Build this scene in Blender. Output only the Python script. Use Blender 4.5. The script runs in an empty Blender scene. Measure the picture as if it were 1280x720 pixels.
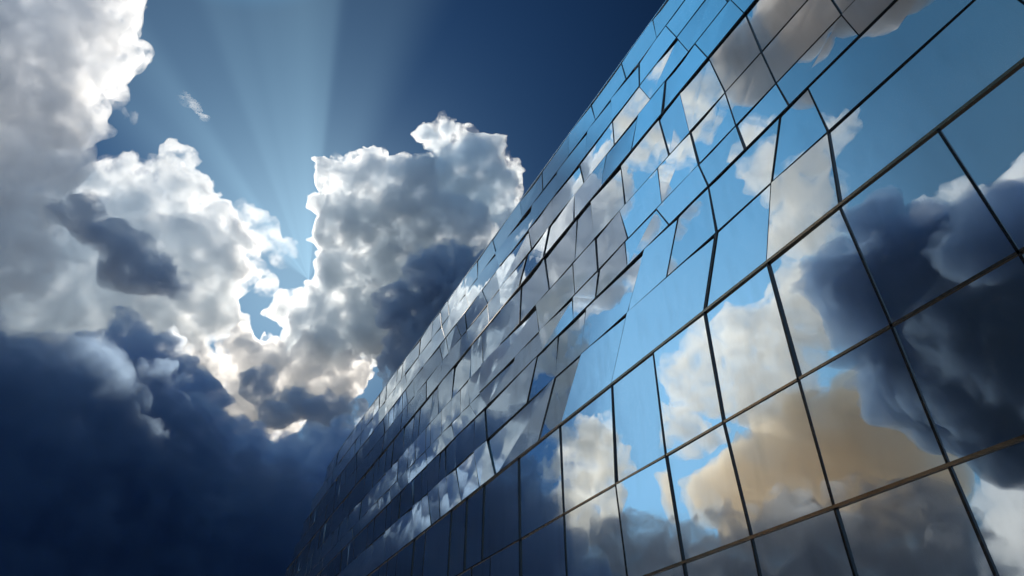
import bpy, math, random, time
import numpy as np
from mathutils import Vector, noise

S = bpy.context.scene
COL = S.collection
T0 = time.time()
noise.seed_set(11)

# ------------------------------------------------------------------ camera
AZ = math.radians(26.0)            # heading, measured from the run of the facade (+Y) towards it (+X)
EL = math.atan2(600, 797)          # pitch
EYE = Vector((0, 0, 1.6))
F = Vector((math.cos(EL) * math.sin(AZ), math.cos(EL) * math.cos(AZ), math.sin(EL)))
R = Vector((math.cos(AZ), -math.sin(AZ), 0))
U = R.cross(F)
cd = bpy.data.cameras.new('camera')
cam = bpy.data.objects.new('camera', cd)
COL.objects.link(cam)
cd.sensor_width = 36
cd.lens = 797 / 1280 * 36
cd.clip_start = .05
cd.clip_end = 60000
cam.location = EYE
cam.rotation_euler = F.to_track_quat('-Z', 'Y').to_euler()
S.camera = cam


def ray(px, py):
    return (R * (px - 640) + U * (360 - py) + F * 797).normalized()


# ------------------------------------------------------------------ tags
def tag(o, label=None, cat=None, group=None, kind=None):
    if label: o['label'] = label
    if cat: o['category'] = cat
    if group: o['group'] = group
    if kind: o['kind'] = kind
    return o


def mesh_obj(name, verts, faces, mat, parent=None, smooth=False):
    me = bpy.data.meshes.new(name)
    me.from_pydata([tuple(v) for v in verts], [], faces)
    me.materials.append(mat)
    if smooth:
        me.shade_smooth()
    me.update()
    o = bpy.data.objects.new(name, me)
    COL.objects.link(o)
    if parent: o.parent = parent
    return o


# ------------------------------------------------------------------ materials
def new_mat(name):
    m = bpy.data.materials.new(name)
    m.use_nodes = True
    m.node_tree.nodes.clear()
    out = m.node_tree.nodes.new('ShaderNodeOutputMaterial')
    return m, m.node_tree.nodes.new, m.node_tree.links.new, out


def glass_mat(name, tint, body, rough=.0, wave=.0012):
    """mirror coated glazing: coated reflection over a dark body, faintly wavy, with rain dust"""
    m, N, L, out = new_mat(name)
    geo = N('ShaderNodeNewGeometry')
    n1 = N('ShaderNodeTexNoise'); n1.inputs['Scale'].default_value = .55; n1.inputs['Detail'].default_value = 1.5
    L(geo.outputs['Position'], n1.inputs['Vector'])
    bp = N('ShaderNodeBump'); bp.inputs['Strength'].default_value = 1.0; bp.inputs['Distance'].default_value = wave * 10
    L(n1.outputs['Fac'], bp.inputs['Height'])
    oi = N('ShaderNodeObjectInfo')
    hv = N('ShaderNodeHueSaturation'); hv.inputs['Color'].default_value = (*tint, 1)
    mr = N('ShaderNodeMapRange'); mr.inputs['To Min'].default_value = .9; mr.inputs['To Max'].default_value = 1.06
    L(oi.outputs['Random'], mr.inputs['Value']); L(mr.outputs[0], hv.inputs['Value'])
    gl = N('ShaderNodeBsdfAnisotropic'); gl.distribution = 'GGX'
    gl.inputs['Roughness'].default_value = rough
    L(hv.outputs[0], gl.inputs['Color']); L(bp.outputs[0], gl.inputs['Normal'])
    n2 = N('ShaderNodeTexNoise'); n2.inputs['Scale'].default_value = 1.1; n2.inputs['Detail'].default_value = 8
    mp = N('ShaderNodeMapping'); mp.inputs['Scale'].default_value = (1, 2.2, .5)
    L(geo.outputs['Position'], mp.inputs[0]); L(mp.outputs[0], n2.inputs['Vector'])
    dr = N('ShaderNodeMapRange'); dr.inputs['From Min'].default_value = .5; dr.inputs['From Max'].default_value = .8
    dr.inputs['To Min'].default_value = .045; dr.inputs['To Max'].default_value = .13
    L(n2.outputs['Fac'], dr.inputs['Value'])
    di = N('ShaderNodeBsdfDiffuse'); di.inputs['Color'].default_value = (*body, 1)
    mx = N('ShaderNodeMixShader')
    L(dr.outputs[0], mx.inputs[0]); L(gl.outputs[0], mx.inputs[1]); L(di.outputs[0], mx.inputs[2])
    # film of dust and drying rain: a faint broad sheen over the mirror
    sh = N('ShaderNodeBsdfAnisotropic'); sh.inputs['Roughness'].default_value = .55; sh.inputs['Color'].default_value = (.9, .95, 1, 1)
    m2 = N('ShaderNodeMixShader'); m2.inputs[0].default_value = .055
    L(mx.outputs[0], m2.inputs[1]); L(sh.outputs[0], m2.inputs[2])
    L(m2.outputs[0], out.inputs['Surface'])
    return m


def principled(name, col, rough, metal=0.0, nscale=20, namp=.25, bump=.0):
    m, N, L, out = new_mat(name)
    p = N('ShaderNodeBsdfPrincipled')
    geo = N('ShaderNodeNewGeometry')
    n = N('ShaderNodeTexNoise'); n.inputs['Scale'].default_value = nscale; n.inputs['Detail'].default_value = 6
    L(geo.outputs['Position'], n.inputs['Vector'])
    mx = N('ShaderNodeMix'); mx.data_type = 'RGBA'
    L(n.outputs['Fac'], mx.inputs[0])
    mx.inputs[6].default_value = tuple(c * (1 - namp) for c in col) + (1,)
    mx.inputs[7].default_value = tuple(min(1, c * (1 + namp)) for c in col) + (1,)
    L(mx.outputs[2], p.inputs['Base Color'])
    p.inputs['Roughness'].default_value = rough
    p.inputs['Metallic'].default_value = metal
    if bump:
        b = N('ShaderNodeBump'); b.inputs['Distance'].default_value = bump
        L(n.outputs['Fac'], b.inputs['Height']); L(b.outputs[0], p.inputs['Normal'])
    L(p.outputs[0], out.inputs['Surface'])
    return m


GLASS = glass_mat('blue_mirror_glass', (.84, .92, .98), (.02, .03, .05))
DARKMETAL = principled('black_anodised_metal', (.045, .042, .042), .25, 1.0)
SATIN = principled('brushed_bronze_metal', (.26, .19, .13), .18, 1.0)
STEEL = principled('satin_steel', (.55, .6, .65), .3, 1.0)
CORE = principled('dark_concrete', (.03, .03, .035), .8)
ROOFM = principled('roof_membrane', (.16, .16, .17), .85)
PAVE = principled('granite_paving', (.09, .09, .095), .7, 0, 3, .3)

# ------------------------------------------------------------------ world
SUNPX = (386, 350)
SD = ray(*SUNPX)
sun_el = math.asin(SD.z)
sun_az = math.atan2(SD.x, SD.y)
w = bpy.data.worlds.new('World')
S.world = w
w.use_nodes = True
nt = w.node_tree
N = nt.nodes.new
L = nt.links.new


def put(n, i, v):
    s = n.inputs[i]
    if isinstance(v, bpy.types.NodeSocket): L(v, s)
    else: s.default_value = v


def M(op, a, b=0.0, c=0.0, clamp=False):
    n = N('ShaderNodeMath'); n.operation = op; n.use_clamp = clamp
    put(n, 0, a); put(n, 1, b); put(n, 2, c)
    return n.outputs[0]


def DOT(v, d):
    n = N('ShaderNodeVectorMath'); n.operation = 'DOT_PRODUCT'
    L(v, n.inputs[0]); n.inputs[1].default_value = tuple(d)
    return n.outputs['Value']


def RANGE(v, a, b, c, d, smooth=True):
    n = N('ShaderNodeMapRange'); n.interpolation_type = 'SMOOTHSTEP' if smooth else 'LINEAR'
    put(n, 'Value', v); put(n, 'From Min', a); put(n, 'From Max', b); put(n, 'To Min', c); put(n, 'To Max', d)
    return n.outputs[0]


def SCALE(c, f):
    n = N('ShaderNodeVectorMath'); n.operation = 'SCALE'
    put(n, 0, c); put(n, 'Scale', f)
    return n.outputs[0]


def ADDV(a, b):
    n = N('ShaderNodeVectorMath'); n.operation = 'ADD'
    put(n, 0, a); put(n, 1, b)
    return n.outputs[0]


tc = N('ShaderNodeTexCoord').outputs['Generated']
bg = nt.nodes['Background']
sk = N('ShaderNodeTexSky'); sk.sky_type = 'NISHITA'; sk.sun_disc = False
sk.sun_elevation = sun_el; sk.sun_rotation = sun_az
sk.dust_density = .6; sk.ozone_density = 3.0
gam = N('ShaderNodeGamma'); L(sk.outputs[0], gam.inputs[0]); gam.inputs[1].default_value = 1.3
tint = N('ShaderNodeMix'); tint.data_type = 'RGBA'; tint.blend_type = 'MULTIPLY'; tint.inputs[0].default_value = 1
L(gam.outputs[0], tint.inputs[6]); tint.inputs[7].default_value = (.30, .62, .85, 1)
# the sky is deep on the building's side; unseen bright lobes are added left and overhead for the glass
xyz = N('ShaderNodeSeparateXYZ'); L(tc, xyz.inputs[0])
azl = M('ARCTAN2', M('MULTIPLY', xyz.outputs[0], -1.0), xyz.outputs[1])
gap = M('MULTIPLY', RANGE(azl, .48, .68, 0, 1), RANGE(azl, .8, 1.3, 1, .26))
ov = DOT(tc, Vector((-math.sin(math.radians(27)) * .42, math.cos(math.radians(27)) * .42, .9075)).normalized())
over = RANGE(ov, math.cos(math.radians(13.5)), math.cos(math.radians(4)), 0, 1)
low = RANGE(xyz.outputs[2], .45, .85, 1, 0)
side = DOT(tc, Vector((-math.sin(math.radians(20)) * .7, math.cos(math.radians(20)) * .7, .714)).normalized())
lum = RANGE(side, .5, 1.0, .10, .42)
base = ADDV(SCALE(tint.outputs[2], lum), ADDV(SCALE((1.2, 5.1, 9.0), M('MAXIMUM', gap, over)), SCALE((3.6, 4.0, 3.2), M('MULTIPLY', gap, low))))
# crepuscular rays fanning out from the hidden sun
ex = (R - SD * R.dot(SD)).normalized()
ey = SD.cross(ex) * -1
if ey.dot(U) < 0: ey = -ey
u = DOT(tc, ex); v = DOT(tc, ey); wz = DOT(tc, SD)
ang = M('ARCTAN2', v, u)
rho = M('ARCCOSINE', M('MINIMUM', wz, .9999))
n1 = N('ShaderNodeTexNoise'); n1.noise_dimensions = '1D'; n1.inputs['Scale'].default_value = 2.2; n1.inputs['Detail'].default_value = 2.5
L(M('ADD', ang, 3.7), n1.inputs['W'])
A_R = math.radians(80); A_L = math.radians(150)
win = M('MULTIPLY', RANGE(ang, A_R, A_R + .09, 0, 1), RANGE(ang, A_L - .5, A_L, 1, 0))
win2 = M('MULTIPLY', RANGE(ang, A_R - .32, A_R - .1, 0, .30), RANGE(ang, A_R, A_R + .06, 1, 0))
streak = M('ADD', M('MULTIPLY', win, RANGE(n1.outputs['Fac'], .3, .72, .55, 1.0)), win2)
fall = M('MULTIPLY', RANGE(rho, .03, .95, 1.0, .12), RANGE(wz, 0, .3, 0, 1))
rayf = M('MULTIPLY', streak, fall)
halo = M('POWER', M('MAXIMUM', wz, 0), 55.0)
rays = ADDV(SCALE((2.4, 3.9, 4.6), rayf), SCALE((2.0, 2.3, 2.3), halo))
# the horizon band under the storm is sunk in gloom
z = N('ShaderNodeSeparateXYZ'); L(tc, z.inputs[0])
back_fill = M('MULTIPLY', RANGE(z.outputs[1], .02, -.45, 0, 1), RANGE(z.outputs[2], -.05, .25, 0, 1))  # unseen bright sky added behind the camera to fill the cloud faces
gl = RANGE(z.outputs[2], .0, .35, .25, 1.0)
tot = ADDV(SCALE(ADDV(base, rays), gl), SCALE((2.6, 4.2, 6.6), back_fill))
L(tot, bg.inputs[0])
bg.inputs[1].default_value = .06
w.cycles.sampling_method = 'MANUAL'
w.cycles.sample_map_resolution = 512

sl = bpy.data.lights.new('sun', 'SUN')
sl.energy = 4.2
sl.angle = math.radians(.53)
sl.color = (1, .89, .74)
so = bpy.data.objects.new('sun', sl)
COL.objects.link(so)
so.rotation_euler = SD.to_track_quat('Z', 'Y').to_euler()

# ------------------------------------------------------------------ clouds
_ico = {}


def ico(n):
    if n not in _ico:
        import bmesh
        b = bmesh.new()
        bmesh.ops.create_icosphere(b, subdivisions=n, radius=1)
        b.verts.ensure_lookup_table()
        _ico[n] = (np.array([v.co[:] for v in b.verts]), np.array([[v.index for v in f.verts] for f in b.faces]))
        b.free()
    return _ico[n]


def cloud_mat(name, dens, albedo, aniso, px, step=.25, lo=.40, hi=.60):
    """droplet volume curdled by fractal noise: thin gaps and dense cores down to a few metres"""
    m, N, L, out = new_mat(name)
    p = N('ShaderNodeVolumePrincipled')
    p.inputs['Color'].default_value = (*albedo, 1)
    p.inputs['Anisotropy'].default_value = aniso
    g = N('ShaderNodeNewGeometry')
    n = N('ShaderNodeTexNoise'); n.noise_type = 'FBM'
    n.inputs['Scale'].default_value = 1 / (26 * px); n.inputs['Detail'].default_value = 4; n.inputs['Roughness'].default_value = .66
    L(g.outputs['Position'], n.inputs['Vector'])
    r = N('ShaderNodeMapRange'); r.interpolation_type = 'SMOOTHSTEP'
    r.inputs['From Min'].default_value = lo; r.inputs['From Max'].default_value = hi
    r.inputs['To Min'].default_value = dens * .04; r.inputs['To Max'].default_value = dens * 2
    L(n.outputs['Fac'], r.inputs['Value'])
    if step: L(r.outputs[0], p.inputs['Density'])
    else: p.inputs['Density'].default_value = dens; m.cycles.homogeneous_volume = True
    L(p.outputs[0], out.inputs['Volume'])
    if step: m.cycles.volume_step_rate = step
    return m


WHITE_V = (1.0, 1.0, 1.0)
BLUE_V = (.93, .97, 1.0)
COOL_V = (.955, .98, 1.0)
SLATE_SHADE_V = (.82, .87, .93)  # shade of unlit clouds put into the droplet colour
NIGHT_SHADE_V = (.32, .45, .63)  # deep shade of thick unlit cloud, painted as a dark albedo
CREAM_LIGHT_V = (1.0, .975, .93)  # warm sunlight tinted into the albedo of the mirrored clouds
GOLD_LIGHT_V = (.975, .89, .76)  # golden sunlight painted as droplet colour
STORM_V = (.70, .80, .92)


def cloud(name, label, blobs, dist, seed, dens=.02, albedo=WHITE_V, aniso=.55, mirror=False, vox=1.3, levels=4,
          flat=.7, bump=1.0, cat='cloud', group=None, step=.2, kids=(15, 10, 5)):
    """a cumulus grown from its main towers: every tower buds smaller billows over its surface"""
    rng = random.Random(seed)
    ppm = dist / 797.0                       # metres per picture pixel at that distance
    sph = []
    axis = None
    for b in blobs:
        px, py, rp = b[:3]
        dd = dist * (b[3] if len(b) > 3 else 1) * rng.uniform(.985, 1.015)
        d = ray(px, py)
        k = d.dot(F)
        if mirror: d = Vector((-d.x, d.y, d.z))
        c = EYE + d * dd
        r = rp * ppm * (dd / dist) / k
        sph.append((c, r, 0))
    out = list(sph)
    cur = sph
    for lv in range(1, levels):
        nxt = []
        for c, r, _ in cur:
            for _i in range(kids[lv - 1]):
                v = Vector((rng.gauss(0, 1), rng.gauss(0, 1), rng.gauss(.25, 1))).normalized()
                if v.z < -.5: continue
                rr = r * (rng.uniform(.26, .46) if lv == 1 else rng.uniform(.26, .5))
                nxt.append((c + v * (r - rr * .3), rr, lv))
        out += nxt
        cur = nxt
    n = len(out)
    Vl = []; Fl = []; base_ = 0
    for lv, sub in ((0, 3), (1, 2), (2, 2), (3, 1)):
        sel = [o for o in out if o[2] == lv]
        if not sel: continue
        vs, fs = ico(sub)
        C = np.array([o[0][:] for o in sel]); Rr = np.array([o[1] for o in sel])
        Vl.append((vs[None] * Rr[:, None, None] + C[:, None]).reshape(-1, 3))
        Fl.append((fs[None] + (base_ + np.arange(len(sel)) * len(vs))[:, None, None]).reshape(-1, 3))
        base_ += len(sel) * len(vs)
    V = np.concatenate(Vl); Fx = np.concatenate(Fl)
    C = np.array([o[0][:] for o in sph])
    me = bpy.data.meshes.new(name)
    me.vertices.add(len(V)); me.vertices.foreach_set('co', V.ravel())
    me.loops.add(Fx.size); me.loops.foreach_set('vertex_index', Fx.ravel().astype(np.int32))
    me.polygons.add(len(Fx)); me.polygons.foreach_set('loop_start', (np.arange(len(Fx)) * 3).astype(np.int32))
    me.update()
    o = bpy.data.objects.new(name, me)
    COL.objects.link(o)
    md = o.modifiers.new('r', 'REMESH'); md.mode = 'VOXEL'; md.voxel_size = vox * ppm
    sm = o.modifiers.new('s', 'SMOOTH'); sm.factor = .4; sm.iterations = 1
    dg = bpy.context.evaluated_depsgraph_get()
    m2 = bpy.data.meshes.new_from_object(o.evaluated_get(dg))
    o.modifiers.clear()
    o.data = m2
    bpy.data.meshes.remove(me)
    m2.name = name
    # fine curdled relief
    k = len(m2.vertices)
    co = np.empty(k * 3); m2.vertices.foreach_get('co', co); co = co.reshape(-1, 3)
    no = np.empty(k * 3); m2.vertices.foreach_get('normal', no); no = no.reshape(-1, 3)
    off = Vector((seed * 7.3, seed * 3.1, 0))
    nv = noise.noise_vector
    for sc, am in ((60, 15), (24, 5.5), (10, 2.4)):
        f_ = 1 / (sc * ppm)
        w_ = np.array([nv(Vector(p) * f_ + off)[:] for p in co])
        co += w_ * am * ppm * bump
    ctr = np.array(C[:len(sph)]).mean(0)
    m2.vertices.foreach_set('co', (co - ctr).ravel())
    o.location = ctr
    m2.materials.clear()
    m2.materials.append(cloud_mat(name, dens / ppm / .4 * 1.6, albedo, aniso, ppm, step * (1.6 if mirror else 1)))
    m2.shade_smooth()
    m2.update()
    tag(o, label, cat, group)
    print('cloud', label[:40], n, k, round(time.time() - T0, 1))
    return o


# --- CLOUDS ---
cloud('cumulus_cloud', 'tall grey cloud bank with glowing right edge at the upper left corner',
      [(118, 12, 34), (132, 52, 22), (88, 60, 38), (40, 30, 55), (-20, 60, 70), (15, 120, 44), (0, 190, 56), (46, 197, 22),
       (-15, 280, 46), (6, 330, 34), (-30, 120, 40), (30, 90, 40)], 2300, 1, .009, (.965, .98, 1.0))
cloud('cumulus_cloud', 'broad pale cumulus with thin turrets between the left cloud bank and the light shaft',
      [(112, 222, 13), (116, 240, 16), (160, 250, 34), (221, 196, 12), (220, 220, 18), (222, 250, 30), (245, 262, 22), (275, 305, 28), (230, 320, 50), (150, 320, 60), (75, 310, 44),
       (292, 335, 22), (270, 388, 30), (215, 395, 44), (60, 380, 55), (140, 420, 55), (0, 410, 60), (292, 300, 16)], 2900, 2, .012, COOL_V, aniso=.5)
cloud('cumulus_cloud', 'small slate blue cloud floating in front of the pale cumulus',
      [(106, 272, 20), (148, 298, 22), (190, 345, 22), (222, 362, 14), (160, 335, 24)], 1900, 3, .022, SLATE_SHADE_V)
cloud('cumulus_cloud', 'towering cumulus with knobbly bright left edge in the middle of the sky',
      [(422, 222, 26), (466, 225, 34), (405, 255, 15), (436, 290, 42), (510, 260, 48), (500, 330, 56), (425, 345, 30),
       (376, 384, 26), (350, 388, 13), (404, 420, 40), (460, 400, 50), (560, 370, 55), (565, 290, 46), (410, 300, 16)], 2500, 4, .024, COOL_V)
cloud('cumulus_cloud', 'hazy blue white cloud dome rising behind the towering cumulus beside the roof edge',
      [(547, 172, 18), (524, 168, 10), (590, 212, 42), (630, 240, 32), (640, 300, 50), (555, 250, 50), (700, 340, 60), (640, 380, 60)],
      3100, 5, .025, BLUE_V)
cloud('storm_cloud', 'dark blue cloud lying against the roof edge below the towering cumulus',
      [(570, 325, 26), (540, 345, 30), (500, 378, 26), (602, 350, 30), (480, 395, 13), (520, 430, 38), (482, 455, 15), (560, 420, 60),
       (620, 400, 60), (560, 500, 50), (510, 480, 30)], 1700, 6, .03, SLATE_SHADE_V)
cloud('cumulus_cloud', 'cream and white broken cloud low in the bright gap above the storm bank',
      [(300, 440, 26), (280, 470, 20), (330, 460, 30), (350, 500, 36), (400, 480, 36), (300, 505, 32), (440, 465, 24), (390, 440, 22),
       (250, 450, 18)], 2400, 7, .025)
cloud('cumulus_cloud', 'small grey puff in front of the cream broken cloud',
      [(325, 482, 17), (370, 505, 20), (405, 522, 22), (432, 515, 17), (345, 515, 17)], 2000, 8, .03, SLATE_SHADE_V)
cloud('storm_cloud', 'slate blue storm bank rising across the left side of the sky below the pale cumulus',
      [(158, 425, 24), (150, 402, 14), (182, 462, 36), (240, 500, 28), (120, 480, 34), (60, 540, 55), (0, 510, 55), (200, 560, 60),
       (285, 590, 40), (345, 605, 40), (425, 575, 36), (400, 640, 70), (300, 690, 90), (150, 650, 90), (30, 640, 100),
       (455, 620, 60), (-80, 640, 90), (510, 660, 60)], 1500, 9, .022, (.79, .865, .95), vox=1.5, kids=(13, 9, 4))  # lowered albedo keeps the bank's unlit side dark
cloud('storm_cloud', 'nearly black cloud base along the lower left edge of the sky',
      [(70, 730, 120), (-60, 700, 110), (190, 745, 110), (300, 745, 95), (410, 760, 85), (100, 860, 160), (320, 850, 140),
       (490, 760, 75), (-200, 760, 140), (-60, 860, 160)], 1150, 10, .0045, (.33, .46, .64), vox=2.2, levels=3, bump=1.5, step=.3)  # gloom of the unlit base comes from its dark albedo

cloud('cloud_wisp', 'thin pinkish veil of cloud hanging in the light shaft beside the pale cumulus',
      [(290, 272, 16), (312, 288, 17), (335, 300, 16), (355, 312, 12), (325, 335, 16), (335, 365, 12)], 2700, 19, .0035, levels=3, bump=1.6)
cloud('cloud_wisp', 'ragged wisp trailing below the glowing edge of the upper left cloud bank',
      [(112, 108, 11), (124, 122, 8), (138, 118, 5), (100, 98, 10)], 2300, 20, .003, levels=3, bump=1.8)
cloud('cloud_wisp', 'tiny faint wisp alone in the blue sky above the thin turrets',
      [(232, 138, 6), (238, 149, 5), (229, 129, 3)], 2400, 21, .003, levels=3, bump=1.6)
cloud('cloud_wisp', 'small slanting wisp between the ragged trailing wisp and the turrets',
      [(152, 142, 5), (164, 150, 5), (145, 134, 3)], 2350, 22, .003, levels=3, bump=1.6)

# clouds on the open side, seen mirrored in the glass
cloud('storm_cloud', 'dark cloud mirrored in the largest panes at the right edge of the facade',
      [(1100, 308, 38), (1060, 280, 20), (1150, 328, 40), (1200, 315, 44), (1260, 325, 44), (1100, 370, 55), (1200, 395, 75),
       (1250, 460, 85), (1170, 475, 50), (1035, 365, 38), (1003, 344, 17), (1060, 405, 36), (1340, 400, 110)], 1900, 11, .014, NIGHT_SHADE_V, step=0,
      mirror=True, vox=2)
cloud('cumulus_cloud', 'white cumulus heads mirrored behind the dark cloud at the right edge of the facade',
      [(1180, 268, 18), (1225, 248, 18), (1270, 255, 30), (1330, 240, 50)], 2700, 12, .01, mirror=True, vox=2)
cloud('cumulus_cloud', 'large white cumulus mirrored across the middle panes of the facade',
      [(1000, 395, 48), (935, 430, 44), (885, 480, 36), (960, 490, 45), (856, 540, 26), (980, 310, 30), (1000, 220, 40), (950, 225, 26), (1040, 180, 26), (1000, 290, 36)],
      2600, 13, .0075, (1, .988, .965), mirror=True, vox=2)  # slight warm light put into this albedo too
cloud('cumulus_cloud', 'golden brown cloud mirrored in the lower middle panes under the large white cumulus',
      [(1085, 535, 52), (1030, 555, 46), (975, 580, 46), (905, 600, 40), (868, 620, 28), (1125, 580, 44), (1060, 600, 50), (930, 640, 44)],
      2300, 23, .009, GOLD_LIGHT_V, step=0, mirror=True, vox=2)
cloud('cumulus_cloud', 'cream cloud mirrored in the panes left of the thick kinked mullion',
      [(738, 548, 34), (695, 578, 24), (745, 610, 38), (678, 618, 22), (712, 645, 34), (694, 545, 20)], 2400, 14, .009, CREAM_LIGHT_V, mirror=True, vox=2)
cloud('storm_cloud', 'flat slate grey cloud mirrored in the bottom row of panes',
      [(690, 730, 50), (790, 720, 60), (900, 750, 70), (1020, 735, 75), (1130, 710, 60), (820, 665, 26)],
      2000, 15, .008, (.66, .68, .72), step=.3, mirror=True, vox=2, levels=3)
cloud('cumulus_cloud', 'bright white cloud mirrored in the lowest right corner pane',
      [(1275, 610, 30), (1235, 710, 26), (1310, 680, 44), (1260, 650, 16)], 2500, 16, .008, step=0, mirror=True, vox=2)
cloud('cumulus_cloud', 'cream cloud chain mirrored in the upper rows of the facade',
      [(900, 120, 30), (852, 115, 34), (840, 165, 30), (800, 190, 30), (760, 240, 28), (712, 285, 30), (735, 300, 24),
       (690, 335, 22)],
      2500, 17, .006, CREAM_LIGHT_V, mirror=True, vox=2)
cloud('cumulus_cloud', 'glowing peach cloud mirrored in the small panes at the middle of the facade',
      [(655, 415, 30), (685, 445, 30), (650, 460, 28), (672, 375, 26), (700, 400, 22), (690, 480, 20), (700, 340, 18)],
      1300, 24, .0075, CREAM_LIGHT_V, mirror=True, vox=2)
cloud('storm_cloud', 'dark grey brown cloud mirrored in the panes at the top right corner of the facade',
      [(960, 92, 28), (1000, 60, 34), (1066, 6, 36), (1125, -48, 46), (925, 66, 24), (1000, 20, 40)], 2300, 18, .014, (.78, .745, .72), step=0, mirror=True, vox=2, levels=3)

# ------------------------------------------------------------------ ground
GZ = 0.0
g = mesh_obj('ground', [(-30000, -30000, GZ), (30000, -30000, GZ), (30000, 30000, GZ), (-30000, 30000, GZ)], [(0, 1, 2, 3)], PAVE)
tag(g, kind='structure')

# ------------------------------------------------------------------ the glass building
E0 = EYE.z
bld = bpy.data.objects.new('glass_building', None)
COL.objects.link(bld)
bld.location = (10, 30, 0)
tag(bld, 'long office building clad in faceted blue mirror glass that reflects the clouds', 'building')
bpy.context.view_layer.update()
rnd = random.Random(5)
D = 10.0


def lift(y, z):                     # the roofline rises towards the far end
    if z > 16.7:
        return z + (z - 16.7) / 4.7 * min(1, max(0, (y - 8) / 46)) * 1.5
    return z


# rows: bottom level, top level, end of the building at that height, mullions as (y at top, y at bottom), upward tilt in degrees
ROWS = [
    (-1.6, .9, 77, [(-6, -6), (-4, -4), (-2, -2), (.3, .3), (2.8, 2.8), (5.4, 5.4), (7.6, 7.6), (9.7, 9.7), (11.8, 11.8), (14, 14), (17, 17), (21.5, 21.5)]),
    (.9, 3.65, 77, [(-6, -6), (-4, -4), (-2, -2), (.8, .8), (3.2, 3.2), (5.46, 5.46), (7.61, 7.62), (9.66, 9.7), (11.8, 11.8), (13.95, 14), (16.9, 17), (19.9, 20), (21.5, 21.5)]),
    (3.65, 6.15, 77, [(-6, -6), (-4, -4), (-1.6, -1.6), (1, .9), (3.23, 3.2), (5.42, 5.46), (7.55, 7.61), (9.74, 9.66), (11.84, 11.8), (14.06, 13.95), (16.9, 16.9), (19.9, 19.9), (21.5, 21.5)]),
    (6.15, 9.05, 77, [(-6, -6), (-4, -4), (-1.4, -1.5), (1, 1), (3.28, 3.23), (5.44, 5.42), (7.44, 7.55), (9.6, 9.74), (11.71, 11.84), (13.76, 14.06), (16.89, 16.9), (19.95, 19.9), (21.55, 21.5), (25.2, 25.1), (28, 27.9), (29.9, 29.8), (32, 31.9)]),
    (9.05, 10.9, 76, [(-4, -4), (1.4, 1.2), (5.04, 5.44), (6.7, 7.46), (8.63, 9.6), (12.59, 13.76), (15.27, 16.76), (17.06, 18.34), (19.47, 21.55), (23.5, 25.0), (26.6, 28.3)]),
    (10.9, 12.45, 76, [(-4, -4), (1.4, 1.3), (5.04, 5.04), (5.9, 6.7), (8.5, 8.63), (9.78, 10.7), (11.39, 12.59), (14.76, 15.27), (16.7, 17.0), (18.3, 19.2), (20.6, 21.3)]),
    (12.45, 13.45, 75.5, [(-3, -3), (1.6, 1.5), (3.7, 3.6), (5.69, 5.61), (7.12, 7.1), (8.64, 8.5), (10.6, 10.2), (12.27, 12.3), (13.83, 14.2), (15.6, 15.6), (18.1, 17.8), (20.2, 20.4)]),
    (13.45, 14.85, 75, [(-3, -3), (1.6, 1.6), (3.75, 3.7), (5.74, 5.69), (7.12, 7.12), (8.64, 8.64), (10.2, 10.3), (12.3, 12.1), (13.85, 13.9), (15.4, 15.4), (18.3, 18.1), (21.2, 21.0)]),
    (14.85, 16.7, 74.5, [(-3, -3), (2, 1.9), (3.9, 3.8), (5.75, 5.74), (7.28, 7.12), (8.63, 8.64), (9.73, 9.64), (11.9, 12.0), (13.86, 13.9), (14.87, 15.2), (17.5, 17.2), (19.6, 19.8)]),
    (16.7, 17.9, 72, [(-3, -3), (1.8, 2), (4, 4), (6, 5.75), (7.6, 7.3), (9.1, 9.6), (10.6, 11.3), (12.6, 13.2), (14.9, 15.1), (17, 17.6), (19, 19.9)]),
    (17.9, 19.1, 69, [(-3, -3), (1.7, 1.8), (4.1, 4.0), (6.3, 6.1), (8.2, 7.9), (10.3, 9.9), (12.0, 12.1), (14.4, 14.2), (16.6, 16.7), (18.8, 18.6)]),
    (19.1, 20.25, 66, [(-3, -3), (2, 2), (4.4, 4.4), (6.6, 6.7), (8.5, 8.2), (10.1, 10.3), (11.9, 12.0), (13.6, 13.9), (16.1, 16.3), (18.4, 18.8)]),
    (20.25, 21.4, 61, [(-3, -3), (2.2, 2.2), (4.6, 4.6), (6.9, 6.9), (9.0, 9.0), (11, 10.9), (13.2, 13), (15, 15.1), (17.4, 17.4), (19.6, 19.4)]),
]


def ramp(y, pts):
    if y <= pts[0][0]: return pts[0][1]
    for (a, p), (b, q) in zip(pts, pts[1:]):
        if y <= b: return p + (q - p) * (y - a) / (b - a)
    return pts[-1][1]


# upward lean of every row of panes in degrees along the facade: the skin is folded, not flat
LEAN = [
    [(0, 0)], [(0, 0)], [(0, 0)], [(0, 0)],
    [(9, 0), (10, 1), (18, 3), (27, 19), (60, 24)],
    [(8.3, 0), (9.2, 1.5), (14.5, 1.5), (16, 0), (60, -1)],
    [(8.6, 0), (9.5, 2), (13, 1), (15, 0), (19, 0), (29, 12), (60, 20)],
    [(8.6, 0), (12, .5), (19, 0), (29, 13), (60, 20)],
    [(8, 0), (20, -.5), (60, -1)],
    [(6, 3), (10, 5), (20, 3), (30, 0), (60, -1)],
    [(8, 0), (30, -1), (60, 0)],
    [(8, 5), (20, 9), (30, 13), (60, 17)],
    [(8, 6), (20, 10), (30, 13), (60, 17)],
]
WOB = [.0, .0, .0, .0, .5, .7, .9, .9, .8, 1.4, 1.3, 1.3, 1.3]


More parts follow.
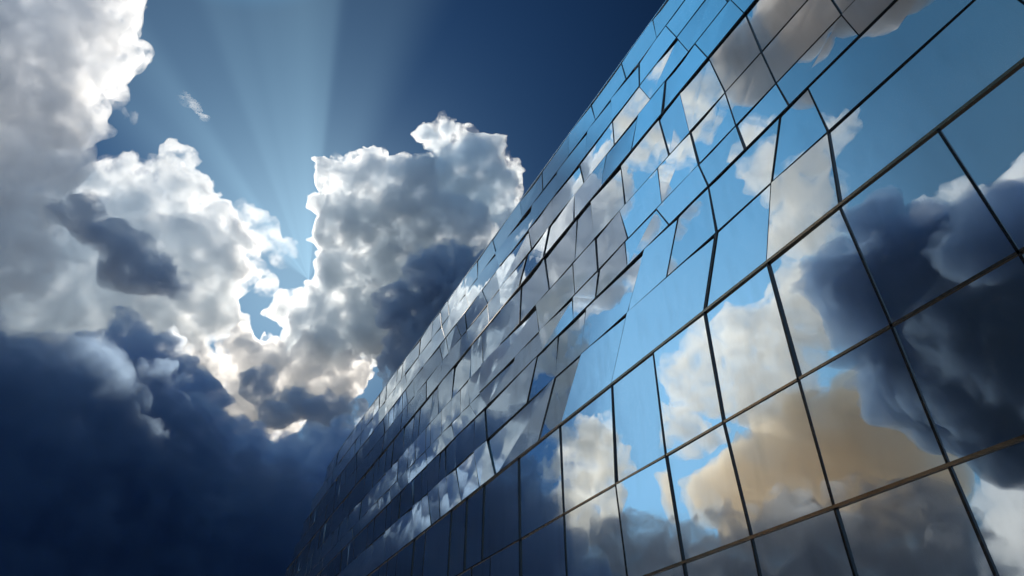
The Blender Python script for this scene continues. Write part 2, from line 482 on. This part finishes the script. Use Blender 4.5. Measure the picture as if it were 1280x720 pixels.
def depth(k, y):
    """how far the folded skin stands behind its base plane at level k"""
    d = 0
    for r in range(k):
        h = ROWS[r][1] - ROWS[r][0]
        wv = noise.noise(Vector((y * .2 + r * 9.1, r * 3.3, .5))) * 1.8 * WOB[r] * min(1, y / 9)
        d += h * math.tan(math.radians(ramp(y, LEAN[r]) + wv))
    return d


def skin(k, y, z, off=0.0):
    """point of the folded skin; the bays keep their sight lines as the skin leans back"""
    x = D + depth(k, y)
    t = x / D
    return Vector((x + off, y * t, lift(y, z) * t + E0))


def project(p):
    d = Vector(p) - EYE
    k = d.dot(F)
    if k < .1: return None
    return (640 + d.dot(R) / k * 797, 360 - d.dot(U) / k * 797)


def shown_area(q):
    P = [project(p) for p in q]
    if any(p is None for p in P): return 0
    def clip(poly, ax, lim, sgn):
        out = []
        for i in range(len(poly)):
            a, b = poly[i - 1], poly[i]
            ia, ib = sgn * (a[ax] - lim) >= 0, sgn * (b[ax] - lim) >= 0
            if ia != ib:
                t = (lim - a[ax]) / (b[ax] - a[ax])
                out.append(tuple(a[k] + (b[k] - a[k]) * t for k in (0, 1)))
            if ib: out.append(b)
        return out
    for ax, lim, sg in ((0, 0, 1), (0, 1280, -1), (1, 0, 1), (1, 720, -1)):
        P = clip(P, ax, lim, sg)
        if len(P) < 3: return 0
    return abs(sum(P[i - 1][0] * P[i][1] - P[i][0] * P[i - 1][1] for i in range(len(P)))) / 2


panes = []      # (area, verts, faces)
bars = []
OFF = Vector(bld.location)
chain = None
for ri, (z0, z1, yend, mull) in enumerate(ROWS):
    far = 20.5
    mull = [m for m in mull if max(m) < far]
    if ri in (5, 7, 10, 12) and chain:             # the far mullions run on through the pair of rows
        bots = [t for t, b in chain]
    else:
        bots = []; y = far
        while y < 78:
            y += rnd.choice((1.15, 1.3, 1.5, 1.9, 2.4)) * (1.35 if ri < 4 else 1)
            bots.append(y)
    sl = rnd.uniform(-.25, .9) if ri > 3 else 0
    chain = [(b + sl + rnd.uniform(-.3, .3) * (ri > 3), b) for b in bots]
    chain = [c_ for c_ in chain if min(c_) > far - .5]
    mull = mull + [c_ for c_ in chain if max(c_) < yend - .9]
    mull = mull + [(yend - (.6 if ri > 8 else 0), yend)]
    for i in range(len(mull) - 1):
        (ta, ba), (tb, bb) = mull[i], mull[i + 1]
        yc = (ta + tb + ba + bb) / 4
        gap = .012
        front = [skin(ri, ba + gap, z0 + gap), skin(ri, bb - gap, z0 + gap), skin(ri + 1, tb - gap, z1 - gap), skin(ri + 1, ta + gap, z1 - gap)]
        if ri < 4 or yc < 9:                       # every pane seats a touch differently in its gaskets
            j = [rnd.uniform(-.022, .022) for _ in range(2)]
            front[0].x += j[0]; front[1].x += j[0]; front[1].x += j[1]; front[2].x += j[1]
        else:
            q = rnd.uniform(-1.9, 1.6)
            if yc > 20 and ri in (4, 6, 7, 9, 11): q = rnd.uniform(-2.5, 1)
            q *= math.pi / 180 * (tb - ta) * .5
            front[0].x -= q; front[1].x += q; front[2].x += q; front[3].x -= q
            q = rnd.uniform(-1.3, 1.6) * math.pi / 180 * (z1 - z0) * .5
            front[0].x -= q; front[1].x -= q; front[2].x += q; front[3].x += q
        back = [p + Vector((.04, 0, 0)) for p in front]
        vs = [p - OFF for p in front + back]
        d1 = (front[0] - front[2]).length; d2 = (front[1] - front[3]).length
        sp = [(2, 1, 0), (3, 2, 0)] if d1 < d2 else [(3, 1, 0), (3, 2, 1)]
        fc = sp + [(4, 5, 6, 7), (0, 1, 5, 4), (1, 2, 6, 5), (2, 3, 7, 6), (3, 0, 4, 7)]
        panes.append((shown_area(front), vs, fc))
    for i, (t, b) in enumerate(mull):
        hw = .024 if ri < 4 else .02
        if ri == 4 and 8 < t < 13: hw = .055
        if max(t, b) > 22: hw *= .75
        pr = -.03 if ri < 4 else -.012
        W3 = [skin(ri, b - hw, z0, pr), skin(ri, b + hw, z0, pr), skin(ri + 1, t + hw, z1, pr), skin(ri + 1, t - hw, z1, pr)]
        W3 += [p + Vector((.16, 0, 0)) for p in W3]
        q = [W3[0], W3[3], W3[7], W3[4]]
        bars.append((shown_area(W3[:4]) + shown_area(q), [p - OFF for p in W3],
                     [(3, 2, 1, 0), (4, 5, 6, 7), (0, 1, 5, 4), (1, 2, 6, 5), (2, 3, 7, 6), (3, 0, 4, 7)]))


def emit(items, name, stuffname, mats):
    items.sort(key=lambda t: -t[0])
    for it in items[:100]:
        o = mesh_obj(name, it[1], it[2], mats(it), bld)
    V = []; Fc = []
    for it in items[100:]:
        k = len(V); V += it[1]; Fc += [tuple(i + k for i in f) for f in it[2]]
    o = mesh_obj(stuffname, V, Fc, mats(items[-1]), bld)
    o['kind'] = 'stuff'


emit(panes, 'glass_pane', 'glass_pane', lambda it: GLASS)
emit(bars, 'mullion', 'mullion', lambda it: DARKMETAL)

# horizontal transoms, one per level; the one over the third storey is a deep bronze ledge
levels = [(.9, 77, .03, .05), (3.65, 77, .035, .06), (6.15, 77, .03, .05), (9.05, 77, .045, .07), (10.9, 76.3, .012, .04), (12.45, 76, .03, .045),
          (13.45, 75.5, .01, .03), (14.85, 75, .01, .032), (16.7, 74.5, .05, .06), (17.9, 72, .01, .03), (19.1, 69, .02, .04),
          (20.25, 66, .01, .03), (21.4, 61, .02, .05)]
for li, (z, ye, pr, h) in enumerate(levels):
    V = []; Fc = []
    ys = [-7] + list(np.linspace(0, ye, 150))
    for y in ys:
        for x, dz in ((-pr, -h / 2), (-pr, h / 2), (.3, h / 2), (.3, -h / 2)):
            V.append(skin(li + 1, y, z + dz, x) - OFF)
    for i in range(len(ys) - 1):
        for k in range(4):
            a, b = i * 4 + k, i * 4 + (k + 1) % 4
            Fc.append((a, b, b + 4, a + 4))
    n = len(V)
    Fc += [(3, 2, 1, 0), (n - 4, n - 3, n - 2, n - 1)]
    o = mesh_obj('ledge' if h > .065 else 'transom', V, Fc, SATIN if z < 10 else (STEEL if z > 21 else DARKMETAL), bld)

# dark core wall behind the glazing, stepped down at the far end, and the roof slab
ends = [77, 77, 77, 77, 77, 76, 76, 75.5, 75, 74.5, 72, 69, 66, 61]
lv = [-1.6] + [l[0] for l in levels]
V = []; Fc = []
for k, z in enumerate(lv):
    for i in range(100):
        V.append(skin(k, -7 + (ends[k] + 6.4) * i / 99, z if k < 13 else z - .1, .36) - OFF)
m = 100
for k in range(len(lv) - 1):
    for i in range(m - 1):
        a = k * m + i
        Fc.append((a + m, a + m + 1, a + 1, a))
nb = len(V)
V += [Vector((D + 24, p.y + OFF.y, p.z + OFF.z)) - OFF for p in V[:nb]]
for k in range(len(lv) - 1):
    for i in range(m - 1):
        a = nb + k * m + i
        Fc.append((a, a + 1, a + m + 1, a + m))
    for i in (0, m - 1):
        a = k * m + i
        Fc.append((a, a + m, nb + a + m, nb + a))
for i in range(m - 1):
    a = (len(lv) - 1) * m + i
    Fc.append((a, a + 1, nb + a + 1, nb + a))
mesh_obj('wall', V, Fc, CORE, bld)
V = []; Fc = []
ys = np.linspace(-7.2, 60.9, 150)
for y in ys:
    p = skin(13, y, 21.43)
    for x, dz in ((.12, -.08), (.12, .0), (24, .0), (24, -.08)):
        V.append(Vector((p.x + x if x < 1 else D + 24.2, p.y, p.z + dz)) - OFF)
for i in range(len(ys) - 1):
    for k in range(4):
        a, b = i * 4 + k, i * 4 + (k + 1) % 4
        Fc.append((a, a + 4, b + 4, b))
n = len(V)
Fc += [(0, 1, 2, 3), (n - 1, n - 2, n - 3, n - 4)]
mesh_obj('roof', V, Fc, ROOFM, bld)

# ------------------------------------------------------------------ render settings
c = S.cycles
c.use_denoising = True
c.use_adaptive_sampling = True
c.adaptive_threshold = .04
c.max_bounces = 24
c.volume_bounces = 16
c.glossy_bounces = 4
c.transparent_max_bounces = 64
c.volume_max_steps = 128
c.sample_clamp_indirect = 8
S.view_settings.view_transform = 'Standard'
S.view_settings.look = 'None'
S.view_settings.exposure = 0.0
S.view_settings.gamma = 1
print('script', time.time() - T0)
